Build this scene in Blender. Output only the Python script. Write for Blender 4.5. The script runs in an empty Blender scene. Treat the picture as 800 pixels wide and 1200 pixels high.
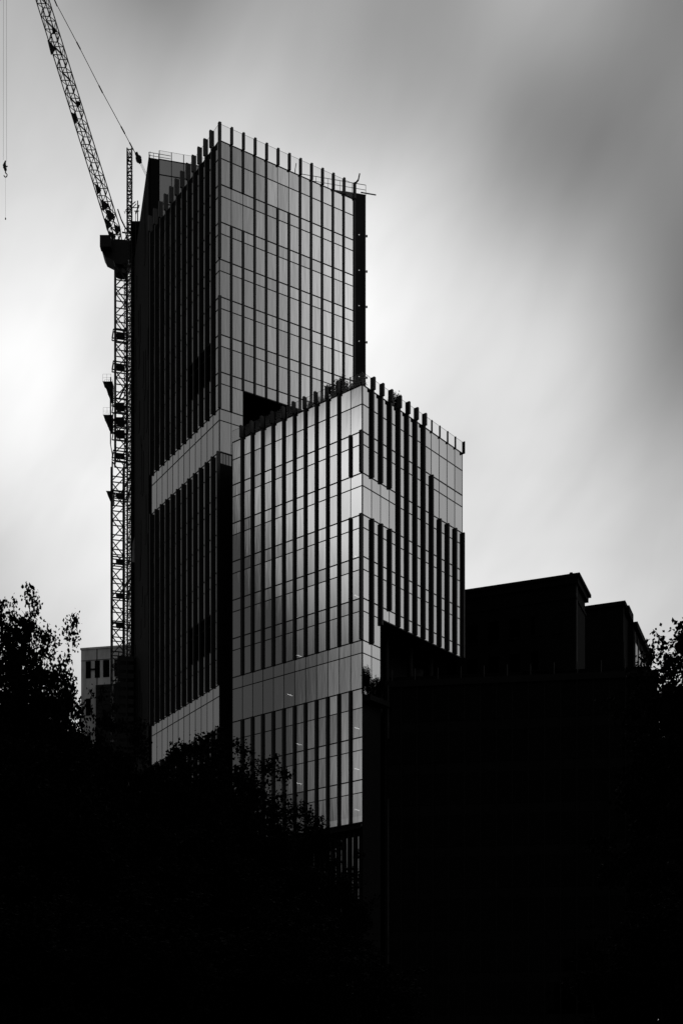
import bpy, bmesh, math, random
from mathutils import Vector, Matrix, noise
random.seed(7)
R = math.radians
C = bpy.context.scene.collection
sc = bpy.context.scene

# ------------------------------------------------------------ camera
F = 1560.0; HOR = 1315.0; EYE = 1.6          # focal length (px of an 800 px wide frame), horizon row, eye height
cd = bpy.data.cameras.new('camera'); cam = bpy.data.objects.new('camera', cd); C.objects.link(cam)
cam.location = (0, 0, EYE); cam.rotation_euler = (R(90), 0, 0)
cd.sensor_fit = 'HORIZONTAL'; cd.sensor_width = 36; cd.lens = 36 * F / 800
cd.shift_y = (HOR - 600) / 800; cd.clip_end = 6000; cd.clip_start = 0.1
sc.camera = cam
def P(x, y, Y):                               # survey helper: a real point at distance Y seen at photo position x, y
    return Vector(((x - 400) / F * Y, Y, EYE + (HOR - y) / F * Y))

# ------------------------------------------------------------ world: overcast sky of soft long-exposure cloud
SUN_AZ, SUN_EL = 4.0, 33.0                    # degrees; sun hidden behind the cloud beyond the buildings
w = bpy.data.worlds.new('World'); sc.world = w; w.use_nodes = True
nt = w.node_tree; nt.nodes.clear(); L = nt.links
def N(t, **k):
    n = nt.nodes.new(t)
    for a, v in k.items(): setattr(n, a, v)
    return n
def M(op, a, b=None, c=None):
    n = N('ShaderNodeMath', operation=op)
    for i, v in enumerate((a, b, c)):
        if v is None: continue
        if isinstance(v, (int, float)): n.inputs[i].default_value = v
        else: L.new(v, n.inputs[i])
    return n.outputs[0]
tc = N('ShaderNodeTexCoord'); sep = N('ShaderNodeSeparateXYZ'); L.new(tc.outputs['Generated'], sep.inputs[0])
X_, Y_, Z_ = sep.outputs
az = M('MULTIPLY', M('ARCTAN2', X_, Y_), 57.2958)
el = M('MULTIPLY', M('ARCSINE', Z_), 57.2958)
def noise_node(scale, detail, vec_scale, dist=0.0, rot=(0,0,0)):
    mp = N('ShaderNodeMapping'); L.new(tc.outputs['Generated'], mp.inputs[0]); mp.inputs['Scale'].default_value = vec_scale
    mp.inputs['Rotation'].default_value = rot
    n = N('ShaderNodeTexNoise'); L.new(mp.outputs[0], n.inputs['Vector'])
    n.inputs['Scale'].default_value = scale; n.inputs['Detail'].default_value = detail; n.inputs['Distortion'].default_value = dist
    n.inputs['Roughness'].default_value = 0.5
    return n.outputs[0]
n1 = noise_node(3.2, 2, (1, 1, 1)); n2 = noise_node(3.0, 2, (1, 1, 1), 0, (1, 2, 3))
azw = M('ADD', az, M('MULTIPLY', M('SUBTRACT', n1, .5), 2.5))
elw = M('ADD', el, M('MULTIPLY', M('SUBTRACT', n2, .5), 2.5))
total = None
def blob(a0, e0, sa, se, amp, rot=0.0):
    """soft patch of brighter or darker sky at azimuth a0, elevation e0 (degrees)"""
    global total
    c, s = math.cos(R(rot)), math.sin(R(rot))
    da = M('SUBTRACT', azw, a0)
    de = M('SUBTRACT', elw, e0)
    u = M('MULTIPLY', da, 1/sa); v = M('MULTIPLY', de, 1/se)
    q = M('ADD', M('MULTIPLY', u, u), M('MULTIPLY', v, v))
    g = M('MULTIPLY', M('POWER', 2.71828, M('MULTIPLY', q, -1)), amp)
    total = g if total is None else M('ADD', total, g)
# broad lit sky beyond the buildings, then the soft brighter and darker patches of cloud in it (azimuth, elevation, strength)
blob(0, 20, 33, 30, .50)
for a_, e_, k_ in [(1.5, 14, 0.0), (5, 14, 0.002), (8.5, 14, 0.003), (12, 14, 0.009), (15.5, 14, 0.022), (1.5, 19, 0.017), (5, 19, 0.056), (8.5, 19, 0.165), (12, 19, 0.007), (15.5, 19, 0.025), (1.5, 24, 0.167), (5, 24, -0.046), (8.5, 24, 0.091), (12, 24, -0.068), (15.5, 24, 0.089), (1.5, 28.5, 0.065), (5, 28.5, -0.149), (8.5, 28.5, 0.273), (12, 28.5, -0.151), (15.5, 28.5, -0.154), (1.5, 32.5, 0.346), (5, 32.5, 0.06), (8.5, 32.5, 0.046), (12, 32.5, 0.039), (15.5, 32.5, -0.195), (1.5, 36.5, -0.147), (5, 36.5, 0.085), (8.5, 36.5, -0.295), (12, 36.5, -0.046), (15.5, 36.5, -0.016), (1.5, 41, -0.028), (5, 41, -0.144), (8.5, 41, 0.21), (12, 41, -0.056), (15.5, 41, -0.123), (-13.5, 14, -0.023), (-7.5, 14, 0.007), (-3, 14, 0.001), (-13.5, 20, 0.009), (-7.5, 20, 0.196), (-3, 20, 0.041), (-13.5, 26, 0.245), (-7.5, 26, 0.143), (-3, 26, 0.153), (-13.5, 31, 0.308), (-7.5, 31, -0.014), (-3, 31, 0.227), (-13.5, 36, 0.064), (-7.5, 36, 0.163), (-3, 36, 0.095), (-13.5, 41, 0.04), (-7.5, 41, -0.253), (-3, 41, -0.018)]: blob(a_, e_, 4.3, 4.3, k_)
# unseen patches to the sides and behind the camera, shaped to set brightness in the glass
for a_, e_, k_ in [(-94.5, 10, -0.033), (-94.5, 14.5, 0.036), (-94.5, 19, -0.037), (-94.5, 23.5, -0.307), (-94.5, 28, 0.089), (-94.5, 32.5, -0.404), (-98.5, 10, -0.275), (-98.5, 14.5, -0.077), (-98.5, 19, -0.065), (-98.5, 23.5, 0.159), (-98.5, 28, 0.49), (-98.5, 32.5, -2.596), (-102.5, 10, 0.075), (-102.5, 14.5, 0.203), (-102.5, 19, -0.047), (-102.5, 23.5, 0.231), (-102.5, 28, 0.964), (-102.5, 32.5, -1.252), (-106.5, 10, 0.118), (-106.5, 14.5, 0.509), (-106.5, 19, 0.376), (-106.5, 23.5, 0.516), (-106.5, 28, 0.125), (-106.5, 32.5, -0.016)]: blob(a_, e_, 3.6, 3.6, k_)
blob(85, 28, 8, 9, .40)
blob(-101.5, 24, 2.6, 3, .22)
blob(-57, 27, 8, 5, .06)
blob(-97, 27, 3.5, 8, -.12)
blob(80, 22, 14, 16, .45)
blob(109, 28, 6.8, 26, 1.95)
base = M('ADD', total, .08)
streak = noise_node(2.2, 4, (1.0, 1.0, 2.6), .8, (.5, .35, .2))
fine = noise_node(7.0, 3, (1.0, 1.0, 2.0), .5, (.5, .35, .2))
def wisps(deg, fu, fv, detail, off):
    c, s_ = math.cos(R(deg)), math.sin(R(deg)); cx = N('ShaderNodeCombineXYZ')
    L.new(M('MULTIPLY', M('ADD', M('MULTIPLY', azw, c), M('MULTIPLY', elw, s_)), fu), cx.inputs[0])
    L.new(M('MULTIPLY', M('SUBTRACT', M('MULTIPLY', elw, c), M('MULTIPLY', azw, s_)), fv), cx.inputs[1]); cx.inputs[2].default_value = off
    n = N('ShaderNodeTexNoise'); L.new(cx.outputs[0], n.inputs['Vector']); n.inputs['Scale'].default_value = 1; n.inputs['Detail'].default_value = detail
    n.inputs['Distortion'].default_value = .35; return M('SUBTRACT', n.outputs[0], .5)
wisp = M('ADD', M('MULTIPLY', wisps(38, .07, .20, 3, 4.0), .42), M('MULTIPLY', wisps(62, .16, .5, 3, 9.0), .14))   # cloud drawn out by the long exposure
mod = M('ADD', M('ADD', 1.0, wisp), M('ADD', M('MULTIPLY', M('SUBTRACT', streak, .5), .16), M('MULTIPLY', M('SUBTRACT', fine, .5), .16)))
cloud = M('MAXIMUM', M('MULTIPLY', base, mod), .02)
sky = N('ShaderNodeTexSky', sky_type='NISHITA', sun_disc=False)
sky.sun_elevation = R(SUN_EL); sky.sun_rotation = R(SUN_AZ)
bw = N('ShaderNodeRGBToBW'); L.new(sky.outputs[0], bw.inputs[0])
thin = M('MINIMUM', M('MULTIPLY', bw.outputs[0], .04), .06)       # what little clear sky light comes through the cloud
val = M('ADD', cloud, thin)
bgw = N('ShaderNodeBackground'); bgw.inputs['Strength'].default_value = 1.0
L.new(val, bgw.inputs['Color'])
wo = N('ShaderNodeOutputWorld'); L.new(bgw.outputs[0], wo.inputs[0])

sd = bpy.data.lights.new('sun', 'SUN'); sun = bpy.data.objects.new('sun', sd); C.objects.link(sun)
sd.energy = .5; sd.angle = R(15); sd.color = (1, 1, 1)
sv = Vector((math.sin(R(SUN_AZ)) * math.cos(R(SUN_EL)), math.cos(R(SUN_AZ)) * math.cos(R(SUN_EL)), math.sin(R(SUN_EL))))
sun.rotation_euler = sv.to_track_quat('Z', 'Y').to_euler()
sc.view_settings.view_transform = 'Standard'; sc.view_settings.look = 'None'
sc.view_settings.exposure = 0; sc.view_settings.gamma = 1; sc.view_settings.use_curve_mapping = False

# ------------------------------------------------------------ materials
def mat(name, v, rough=.7, var=.3, scale=2.0, metal=0.0, spec=.3, bump=0.0, stretch=(1, 1, 1)):
    m = bpy.data.materials.new(name); m.use_nodes = True
    t = m.node_tree; b = t.nodes['Principled BSDF']
    co = t.nodes.new('ShaderNodeTexCoord'); mp = t.nodes.new('ShaderNodeMapping'); mp.inputs['Scale'].default_value = stretch
    t.links.new(co.outputs['Object'], mp.inputs[0])
    n = t.nodes.new('ShaderNodeTexNoise'); n.inputs['Scale'].default_value = scale; n.inputs['Detail'].default_value = 6
    t.links.new(mp.outputs[0], n.inputs['Vector'])
    r = t.nodes.new('ShaderNodeValToRGB')
    r.color_ramp.elements[0].position = .3; r.color_ramp.elements[1].position = .7
    a, c = v * (1 - var), v * (1 + var)
    r.color_ramp.elements[0].color = (a, a, a, 1); r.color_ramp.elements[1].color = (c, c, c, 1)
    t.links.new(n.outputs[0], r.inputs[0]); t.links.new(r.outputs[0], b.inputs['Base Color'])
    b.inputs['Roughness'].default_value = rough; b.inputs['Metallic'].default_value = metal
    b.inputs['Specular IOR Level'].default_value = spec
    if bump:
        bp = t.nodes.new('ShaderNodeBump'); bp.inputs['Strength'].default_value = bump; bp.inputs['Distance'].default_value = .05
        t.links.new(n.outputs[0], bp.inputs['Height']); t.links.new(bp.outputs[0], b.inputs['Normal'])
    return m
def glass(name, refl=.52, edge=.42, trans=.22, rough=.015, wobble=.006, bump=.05):
    """coated curtain wall glass: partly mirror, partly see-through, each pane a little out of true"""
    m = bpy.data.materials.new(name); m.use_nodes = True
    t = m.node_tree; t.nodes.clear(); K = t.links
    def n(ty, **k):
        q = t.nodes.new(ty)
        for a, v in k.items(): setattr(q, a, v)
        return q
    out = n('ShaderNodeOutputMaterial')
    geo = n('ShaderNodeNewGeometry'); oi = n('ShaderNodeObjectInfo')
    rnd = n('ShaderNodeMath', operation='ADD'); K.new(geo.outputs['Random Per Island'], rnd.inputs[0]); K.new(oi.outputs['Random'], rnd.inputs[1])
    fr = n('ShaderNodeMath', operation='FRACT'); K.new(rnd.outputs[0], fr.inputs[0])
    wn = n('ShaderNodeTexWhiteNoise', noise_dimensions='1D'); K.new(fr.outputs[0], wn.inputs['W'])
    # pane tilt
    sub = n('ShaderNodeVectorMath', operation='SUBTRACT'); K.new(wn.outputs['Color'], sub.inputs[0]); sub.inputs[1].default_value = (.5, .5, .5)
    scl = n('ShaderNodeVectorMath', operation='SCALE'); K.new(sub.outputs[0], scl.inputs[0]); scl.inputs['Scale'].default_value = wobble
    tcn = n('ShaderNodeTexCoord'); mpn = n('ShaderNodeMapping'); mpn.inputs['Scale'].default_value = (2.2, 2.2, .35); K.new(tcn.outputs['Object'], mpn.inputs[0])
    nz = n('ShaderNodeTexNoise'); nz.inputs['Scale'].default_value = 1.0; nz.inputs['Detail'].default_value = 2; K.new(mpn.outputs[0], nz.inputs['Vector'])
    bp = n('ShaderNodeBump'); bp.inputs['Strength'].default_value = bump; bp.inputs['Distance'].default_value = .05; K.new(nz.outputs[0], bp.inputs['Height'])
    add = n('ShaderNodeVectorMath', operation='ADD'); K.new(bp.outputs[0], add.inputs[0]); K.new(scl.outputs[0], add.inputs[1])
    nrm = n('ShaderNodeVectorMath', operation='NORMALIZE'); K.new(add.outputs[0], nrm.inputs[0])
    gl = n('ShaderNodeBsdfGlossy'); gl.inputs['Roughness'].default_value = rough; K.new(nrm.outputs[0], gl.inputs['Normal'])
    lw = n('ShaderNodeLayerWeight'); lw.inputs['Blend'].default_value = .35
    mr = n('ShaderNodeMapRange'); K.new(lw.outputs['Fresnel'], mr.inputs['Value']); mr.inputs['To Min'].default_value = refl; mr.inputs['To Max'].default_value = refl + edge
    vr = n('ShaderNodeMapRange'); K.new(fr.outputs[0], vr.inputs['Value']); vr.inputs['To Min'].default_value = .93; vr.inputs['To Max'].default_value = 1.05
    cm = n('ShaderNodeCombineColor'); 
    for i in range(3): K.new(vr.outputs[0], cm.inputs[i])
    K.new(cm.outputs[0], gl.inputs['Color'])
    tr = n('ShaderNodeBsdfTransparent'); tr.inputs['Color'].default_value = (trans, trans, trans, 1)
    fb = n('ShaderNodeMath', operation='SUBTRACT'); fb.inputs[0].default_value = 1; K.new(geo.outputs['Backfacing'], fb.inputs[1])
    fm = n('ShaderNodeMath', operation='MULTIPLY'); K.new(mr.outputs[0], fm.inputs[0]); K.new(fb.outputs[0], fm.inputs[1])   # coating on the outer side only
    mx = n('ShaderNodeMixShader'); K.new(fm.outputs[0], mx.inputs[0]); K.new(tr.outputs[0], mx.inputs[1]); K.new(gl.outputs[0], mx.inputs[2])
    K.new(mx.outputs[0], out.inputs[0])
    return m
def emit(name, s):
    m = bpy.data.materials.new(name); m.use_nodes = True
    b = m.node_tree.nodes['Principled BSDF']; b.inputs['Base Color'].default_value = (.8, .8, .8, 1)
    b.inputs['Emission Color'].default_value = (1, 1, 1, 1); b.inputs['Emission Strength'].default_value = s
    return m
m_fin = mat('anodised_fin', .008, .5, .3, 1.5, spec=.25)
m_frame = mat('dark_frame', .004, .5, .2, 3, spec=.2)
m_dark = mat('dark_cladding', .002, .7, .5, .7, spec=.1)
m_net = mat('scaffold_net', .003, .9, .8, 1.2, spec=.05, stretch=(1, 1, .15))
m_strip = mat('charcoal_cladding', .020, .8, .35, .5, spec=.1, stretch=(1, 1, .4))
m_slab = mat('concrete_slab', .06, .8, .2, 1)
m_steel = mat('crane_steel', .006, .5, .3, 2, spec=.2)
m_conc = mat('pale_concrete', .58, .85, .25, .9, bump=.2, stretch=(1, 1, .3))
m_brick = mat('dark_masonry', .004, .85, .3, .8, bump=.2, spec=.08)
m_stone = mat('grey_stone', .03, .85, .3, .8, bump=.2, spec=.1)
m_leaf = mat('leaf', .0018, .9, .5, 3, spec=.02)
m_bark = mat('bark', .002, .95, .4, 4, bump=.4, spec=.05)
m_asph = mat('asphalt', .045, .95, .2, 3, bump=.2)
m_pave = mat('paving', .12, .9, .2, 3, bump=.2)
m_soil = mat('ground_cover', .03, .95, .4, .3)
m_line = mat('white_paint', .7, .8, .1, 3)
m_glass = glass('coated_glass')
m_span = glass('spandrel_glass', refl=.52, edge=.42, trans=.02, wobble=.007)
m_bal = glass('balustrade_glass', refl=.012, edge=.10, trans=.93, wobble=.0, bump=.0)
m_blackglass = glass('dark_glass', refl=.002, edge=.02, trans=.05, wobble=.01)
m_winglass = glass('window_glass', refl=.25, edge=.5, trans=.05, wobble=.01)
m_lamp = emit('ceiling_lamp', 12)

# ------------------------------------------------------------ mesh helpers
class MB:
    def __init__(s): s.v = []; s.f = []; s.mi = []
    def hexa(s, p, mi=0):                     # eight corners: bottom ring then top ring
        p = [Vector(q) for q in p]
        if (p[1]-p[0]).cross(p[3]-p[0]).dot(p[4]-p[0]) < 0: p = [p[0], p[3], p[2], p[1], p[4], p[7], p[6], p[5]]
        b = len(s.v); s.v += [tuple(q) for q in p]
        for q in ((0,3,2,1),(4,5,6,7),(0,1,5,4),(1,2,6,5),(2,3,7,6),(3,0,4,7)):
            s.f.append(tuple(b + i for i in q)); s.mi.append(mi)
    def box(s, x0, x1, y0, y1, z0, z1, mi=0):
        s.hexa([(x0,y0,z0),(x1,y0,z0),(x1,y1,z0),(x0,y1,z0),(x0,y0,z1),(x1,y0,z1),(x1,y1,z1),(x0,y1,z1)], mi)
    def bar(s, p, q, r, r2=None, n=4, mi=0):
        p = Vector(p); q = Vector(q); d = q - p
        if d.length < 1e-6: return
        d.normalize(); r2 = r if r2 is None else r2
        a = d.cross(Vector((0, 0, 1)) if abs(d.z) < .95 else Vector((1, 0, 0))).normalized(); b_ = d.cross(a)
        b = len(s.v)
        for c, rr in ((p, r), (q, r2)):
            for i in range(n):
                t = 2 * math.pi * (i + .5) / n
                s.v.append(tuple(c + a * math.cos(t) * rr + b_ * math.sin(t) * rr))
        for i in range(n):
            j = (i + 1) % n; s.f.append((b+i, b+j, b+n+j, b+n+i)); s.mi.append(mi)
        s.f.append(tuple(b+i for i in reversed(range(n)))); s.mi.append(mi)
        s.f.append(tuple(b+n+i for i in range(n))); s.mi.append(mi)
    def prism(s, poly, z0, z1, mi=0):         # poly: list of xy
        if sum(poly[i][0]*poly[(i+1) % len(poly)][1]-poly[(i+1) % len(poly)][0]*poly[i][1] for i in range(len(poly))) < 0: poly = poly[::-1]
        b = len(s.v); n = len(poly)
        s.v += [(x, y, z0) for x, y in poly] + [(x, y, z1) for x, y in poly]
        for i in range(n):
            j = (i+1) % n; s.f.append((b+i, b+j, b+n+j, b+n+i)); s.mi.append(mi)
        s.f.append(tuple(b+i for i in reversed(range(n)))); s.mi.append(mi)
        s.f.append(tuple(b+n+i for i in range(n))); s.mi.append(mi)
    def build(s, name, m, parent=None, smooth=False):
        me = bpy.data.meshes.new(name); me.from_pydata(s.v, [], s.f)
        ms = m if isinstance(m, (list, tuple)) else [m]
        for x in ms: me.materials.append(x)
        if len(ms) > 1: me.polygons.foreach_set('material_index', s.mi)
        if smooth: me.polygons.foreach_set('use_smooth', [True] * len(me.polygons))
        o = bpy.data.objects.new(name, me); C.objects.link(o)
        if parent is not None:
            o.parent = parent; o.matrix_parent_inverse = Matrix.Translation(-parent.location)
        return o
def tag(o, label=None, cat=None, group=None, kind=None):
    if label: o['label'] = label
    if cat: o['category'] = cat
    if group: o['group'] = group
    if kind: o['kind'] = kind
    return o
def thing(name, label, cat, loc=(0, 0, 0), group=None):
    o = bpy.data.objects.new(name, None); o.location = loc; C.objects.link(o)
    return tag(o, label, cat, group)

class Face:
    """a vertical facade plane: origin, direction along it, outward normal (all in plan)"""
    def __init__(s, o, ang, side, fd=.21):
        s.fd = fd
        s.o = Vector((o[0], o[1], 0)); s.u = Vector((math.sin(R(ang)), math.cos(R(ang)), 0))
        s.n = Vector((-s.u.y, s.u.x, 0)) * side
        if s.n.y > 0: s.n = -s.n
    def p(s, a, z, o=0): return s.o + s.u * a + s.n * o + Vector((0, 0, z))
    def box(s, mb, a0, a1, z0, z1, o0, o1, mi=0):
        mb.hexa([s.p(a0,z0,o1), s.p(a1,z0,o1), s.p(a1,z0,o0), s.p(a0,z0,o0), s.p(a0,z1,o1), s.p(a1,z1,o1), s.p(a1,z1,o0), s.p(a0,z1,o0)], mi)

FD, FT = .21, .21          # fin depth, thickness
def fin(face, a, z0, z1, parent, top=None, name='fin', label=None):
    mb = MB(); e = .12 if abs(a) < .06 else 0      # corner fins are thicker and wrap the edge
    face.box(mb, a - FT/2 - e*.6, a + FT/2, z0, z1, .01 - e*.2, face.fd + e)
    if top and z1 > top + .5: face.box(mb, a - FT/2 - .012, a + FT/2 + .012, top, z1 + .03, -.06, face.fd*1.25 + .09)      # stiffened tip above the roof
    return mb.build(name, m_fin, parent)
class Pool:
    """windows of one building: the ones that show largest become parts, the rest one stuff part"""
    def __init__(s, parent, limit=100): s.parent = parent; s.items = []; s.limit = limit
    def add(s, area, shape): s.items.append((area, shape))
    def finish(s):
        s.items.sort(key=lambda t: -t[0])
        for _, sh in s.items[:s.limit]:
            mb = MB(); sh(mb); mb.build('window', [m_glass, m_span, m_blackglass], s.parent)
        rest = s.items[s.limit:]
        if rest:
            mb = MB()
            for _, sh in rest: sh(mb)
            o = mb.build('windows', [m_glass, m_span, m_blackglass], s.parent); o['kind'] = 'stuff'
def vis(face, a, z):
    """how large one bay of a facade shows, for the pool"""
    p = face.p(a, z); v = p - Vector((0, 0, EYE)); 
    return abs(v.normalized().dot(face.n)) / v.length_squared * 1e4
def window_shape(face, a0, a1, zt, zb, sp, dark=False, crease=None):
    g = .03
    def sh(mb):
        mg, msn = (2, 2) if dark else (0, 1)
        face.box(mb, a0+g, a1-g, zt-sp+g, zt-g, -.05, 0, msn)
        if crease:
            zc, off = crease
            mb.hexa([face.p(a0+g,zc,-off), face.p(a1-g,zc,-off), face.p(a1-g,zc,-.05-off), face.p(a0+g,zc,-.05-off),
                     face.p(a0+g,zt-sp-g,0), face.p(a1-g,zt-sp-g,0), face.p(a1-g,zt-sp-g,-.05), face.p(a0+g,zt-sp-g,-.05)], mg)
            mb.hexa([face.p(a0+g,zb+g,0), face.p(a1-g,zb+g,0), face.p(a1-g,zb+g,-.05), face.p(a0+g,zb+g,-.05),
                     face.p(a0+g,zc,-off), face.p(a1-g,zc,-off), face.p(a1-g,zc,-.05-off), face.p(a0+g,zc,-.05-off)], mg)
        else:
            face.box(mb, a0+g, a1-g, zb+g, zt-sp-g, -.05, 0, mg)
    return sh
def transom(face, a0, a1, z, parent, h=.05):
    mb = MB(); face.box(mb, a0, a1, z-h, z+h, -.06, .035); mb.build('transom', m_frame, parent)
def mullion(face, a, z0, z1, parent, wd=.03):
    mb = MB(); face.box(mb, a-wd, a+wd, z0, z1, -.07, .022); mb.build('mullion', m_frame, parent)
def storeys(face, pool, parent, bay, i0, i1, levels, dark=(), crease=None):
    """levels: list of (z_top, z_bottom, spandrel height)"""
    for li, (zt, zb, sp) in enumerate(levels):
        for i in range(i0, i1):
            d = (li, i) in dark
            cr = crease if li == len(levels)-1 else None
            pool.add(vis(face, (i+.5)*bay, zb) * (zt-zb) * bay, window_shape(face, i*bay, (i+1)*bay, zt, zb, sp, d, cr))
        transom(face, i0*bay, i1*bay, zt, parent); transom(face, i0*bay, i1*bay, zt-sp, parent, .035)
    transom(face, i0*bay, i1*bay, levels[-1][1], parent)
def balustrade(face, a0, a1, z, h, parent, o=.05):
    mb = MB(); face.box(mb, a0, a1, z+.05, z+h-.04, o-.01, o+.01, 0); face.box(mb, a0, a1, z+h-.02, z+h, o-.012, o+.012, 1)
    return mb.build('balustrade', [m_bal, m_frame], parent)

# ------------------------------------------------------------ ground
def sheet(name, x0, x1, y0, y1, z, m, h=.3):
    mb = MB(); mb.box(x0, x1, y0, y1, z-h, z); return tag(mb.build(name, m), kind='structure')
sheet('ground', -2500, 2500, -2500, 2500, 0, m_soil, 1)
sheet('road', -300, 300, -6, 6, .004, m_asph, .003)
sheet('pavement', -300, 300, 6.0, 12, .14, m_pave, .13)
mb = MB()
for i in range(-40, 40): mb.box(i*6, i*6+3, -.08, .08, .005, .009)
tag(mb.build('road_markings', m_line), kind='structure')

# ============================================================ the upper tower
T0 = (-143/F*138, 138.0)
TL = Face(T0, -32.3, 1, .27); TR = Face(T0, 57.7, 1, .13)
zT = lambda y: EYE + (HOR - y) * 138 / F
bT = 1.41; bTr = 1.385
tower = thing('glass_tower', 'tall glass tower with black fins rising behind the lower block, crane at its left', 'tower', (T0[0], T0[1], 0))
pool = Pool(tower)
lv = [zT(y) for y in (164, 215, 259.2, 303, 347, 391.2, 435.2, 478.5, 529)]
lo = [zT(y) for y in (529, 580, 624.5, 669, 713.5, 758, 802.5, 854)]
TOPF = 1.75
def mk(zs, first=1.8):
    return [(zs[i], zs[i+1], first if i == 0 else 1.2) for i in range(len(zs)-1)]
# right face
up = mk(lv[:7]); storeys(TR, pool, tower, bTr, 0, 12, up)
pool2 = pool
storeys(TR, pool, tower, bTr, 0, 2, [(lv[6], lv[7], 1.2), (lv[7], lv[8], 1.2)])
for i in range(2, 12):
    pool.add(0.01, (lambda i: (lambda mb: TR.box(mb, i*bTr+.03, (i+1)*bTr-.03, lv[6]-1.17, lv[6]-.03, -.05, 0, 1)))(i))
transom(TR, 2*bTr, 12*bTr, lv[6]-1.2, tower, .06)
zs_r = lv[6] - 1.2
segs = {0: [(lv[0]+TOPF, lv[3]), (lv[4], lv[7])], 1: [(lv[0]+TOPF, lv[1]), (lv[2], lv[7])], 2: [(lv[0]+TOPF, lv[1]), (lv[2], zs_r)]}
for i in range(3, 13): segs[i] = [(lv[0]+TOPF, zs_r)]
for i in (5, 6): segs[i] = [(lv[0]+TOPF, lv[0]), (lv[1], zs_r)]
for i, ss in segs.items():
    for a, b in ss: fin(TR, i*bTr, b, a, tower, lv[0])
    mullion(TR, i*bTr, lv[8] if i < 3 else zs_r, lv[0], tower)
balustrade(TR, 0, 12*bTr, lv[0], TOPF-.05, tower)
# left face
storeys(TL, pool, tower, bT, 0, 12, mk(lv[:9]), dark={(5, i) for i in range(1, 5)})
storeys(TL, pool, tower, bT, 0, 12, mk(lo), dark={(4, i) for i in range(1, 5)})
low2 = [lo[-1], lo[-1]-3.9*1, lo[-1]-3.9*2, lo[-1]-3.9*3]
storeys(TL, pool, tower, bT, 0, 12, mk(low2))
for i in range(0, 13):
    if i: fin(TL, i*bT, lv[7], lv[0]+TOPF, tower, lv[0])
    fin(TL, i*bT + (.06 if i == 0 else 0), lo[6], lv[8], tower)
    fin(TL, i*bT + (.06 if i == 0 else 0), low2[-1], lo[7], tower)
    mullion(TL, i*bT, low2[-1], lv[0], tower)
balustrade(TL, 0, 12*bT, lv[0], TOPF-.05, tower)
pool.finish()
def footprint(fa, la, fb, lb, inset=0):
    """corner, along b, far corner, along a"""
    o = fa.o - fa.n*inset - fb.n*inset
    a = fa.u*(la-2*inset) if inset else fa.u*la
    b = fb.u*(lb-2*inset) if inset else fb.u*lb
    return [(q.x, q.y) for q in (o, o+b, o+b+a, o+a)]
mb = MB()
for z in lv[:7]: mb.prism(footprint(TL, 12*bT, TR, 12*bTr, .12), z-.35, z-.05)
for z in lo + low2[1:]: mb.prism(footprint(TL, 12*bT, TR, 2*bTr, .12), z-.35, z-.05)
mb.build('floor_slab', m_slab, tower)
mb = MB(); mb.prism(footprint(TL, 12*bT, TR, 12*bTr, 4.2), 0, lv[0]-.4); mb.build('core', m_dark, tower)
mb = MB()       # soffit over the terrace, dark flank wall below the band, plinth
mb.prism([(q.x, q.y) for q in (TR.p(2*bTr+.05, 0, -.06), TR.p(12*bTr, 0, -.06), TR.p(12*bTr, 0, -13), TR.p(2*bTr+.05, 0, -13))], zs_r-.06, zs_r+.1)
TR.box(mb, .12, 2*bTr, 0, lo[0]-1.2, -.11, -.02)
TR.box(mb, 2*bTr+.02, 2*bTr+.2, 0, zs_r-.07, -13, -.25)
TR.box(mb, 2*bTr+.2, 12*bTr, 0, zs_r-.07, -8.2, -8)
TR.box(mb, 12*bTr, 12*bTr+.15, 0, lv[0], -16, -.05)
mb.build('dark_wall', m_dark, tower)
mb = MB()
for k in range(4): TR.box(mb, .15+k*.33, .42+k*.33, lo[0]-1.15, lo[0]-.1, -.1, -.04)
mb.build('louvre_panel', m_winglass, tower)
mb = MB()
TL.box(mb, 0, 12*bT, 0, low2[-1], -1.5, -.3); mb.build('base_wall', m_dark, tower)
# small lamps inside the tower glass near the right corner, and columns in the void
mb = MB()
for a in (3.4, 6.5, 9.5, 12.5): mb.bar(TR.p(a, lv[8], -2.5), TR.p(a, zs_r-.06, -2.5), .35, n=10)
mb.build('column', m_dark, tower)
# bracket lamps on the roof corner
mb = MB(); q = TR.p(12*bTr, lv[0]+TOPF-.1, .2)
mb.bar(q, q+Vector((.35,0,.4)), .1); mb.bar(q+Vector((.35,0,.4)), q+Vector((.5,0,1.1)), .09); mb.build('davit_arm', m_steel, tower)
q = TR.p(7*bTr-.3, lv[0]+.1, -.6); mb = MB(); mb.bar(q, q+Vector((.05,0,.9)), .06); mb.bar(q+Vector((.05,0,.9)), q+Vector((.15,0,1.5)), .05); mb.build('davit_arm', m_steel, tower)

# ============================================================ the rear volume, still under construction
V0 = P(174, 184, 155.0)
VF = Face((V0.x, V0.y), 76.2, 1); VL = Face((V0.x, V0.y), -13.8, 1)
rear = thing('rear_tower', 'black unfinished rear volume with glazed top storey, behind the tall finned tower', 'building', (V0.x, V0.y, 0))
zr = V0.z; LVF = 26.15; LVL = 18.6
mb = MB(); mb.prism(footprint(VL, LVL, VF, LVF, .3), 0, zr-.2); mb.build('body', m_dark, rear)
mb = MB(); VL.box(mb, .0, LVL, 0, zr, -.25, 0)
rr = random.Random(3)
for k in range(60):
    a = rr.uniform(0, LVL-1.4); z = rr.uniform(5, zr-6); VL.box(mb, a, a+1.3, z, z+rr.uniform(2, 6), .0, .05)
mb.build('side_wall', m_net, rear)
mb = MB(); VF.box(mb, 0, 1.25, 0, zr, -.25, 0); VF.box(mb, 1.25, 23.2, zr-.4, zr, -.25, -.06); mb.build('front_pier', m_dark, rear)
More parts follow.
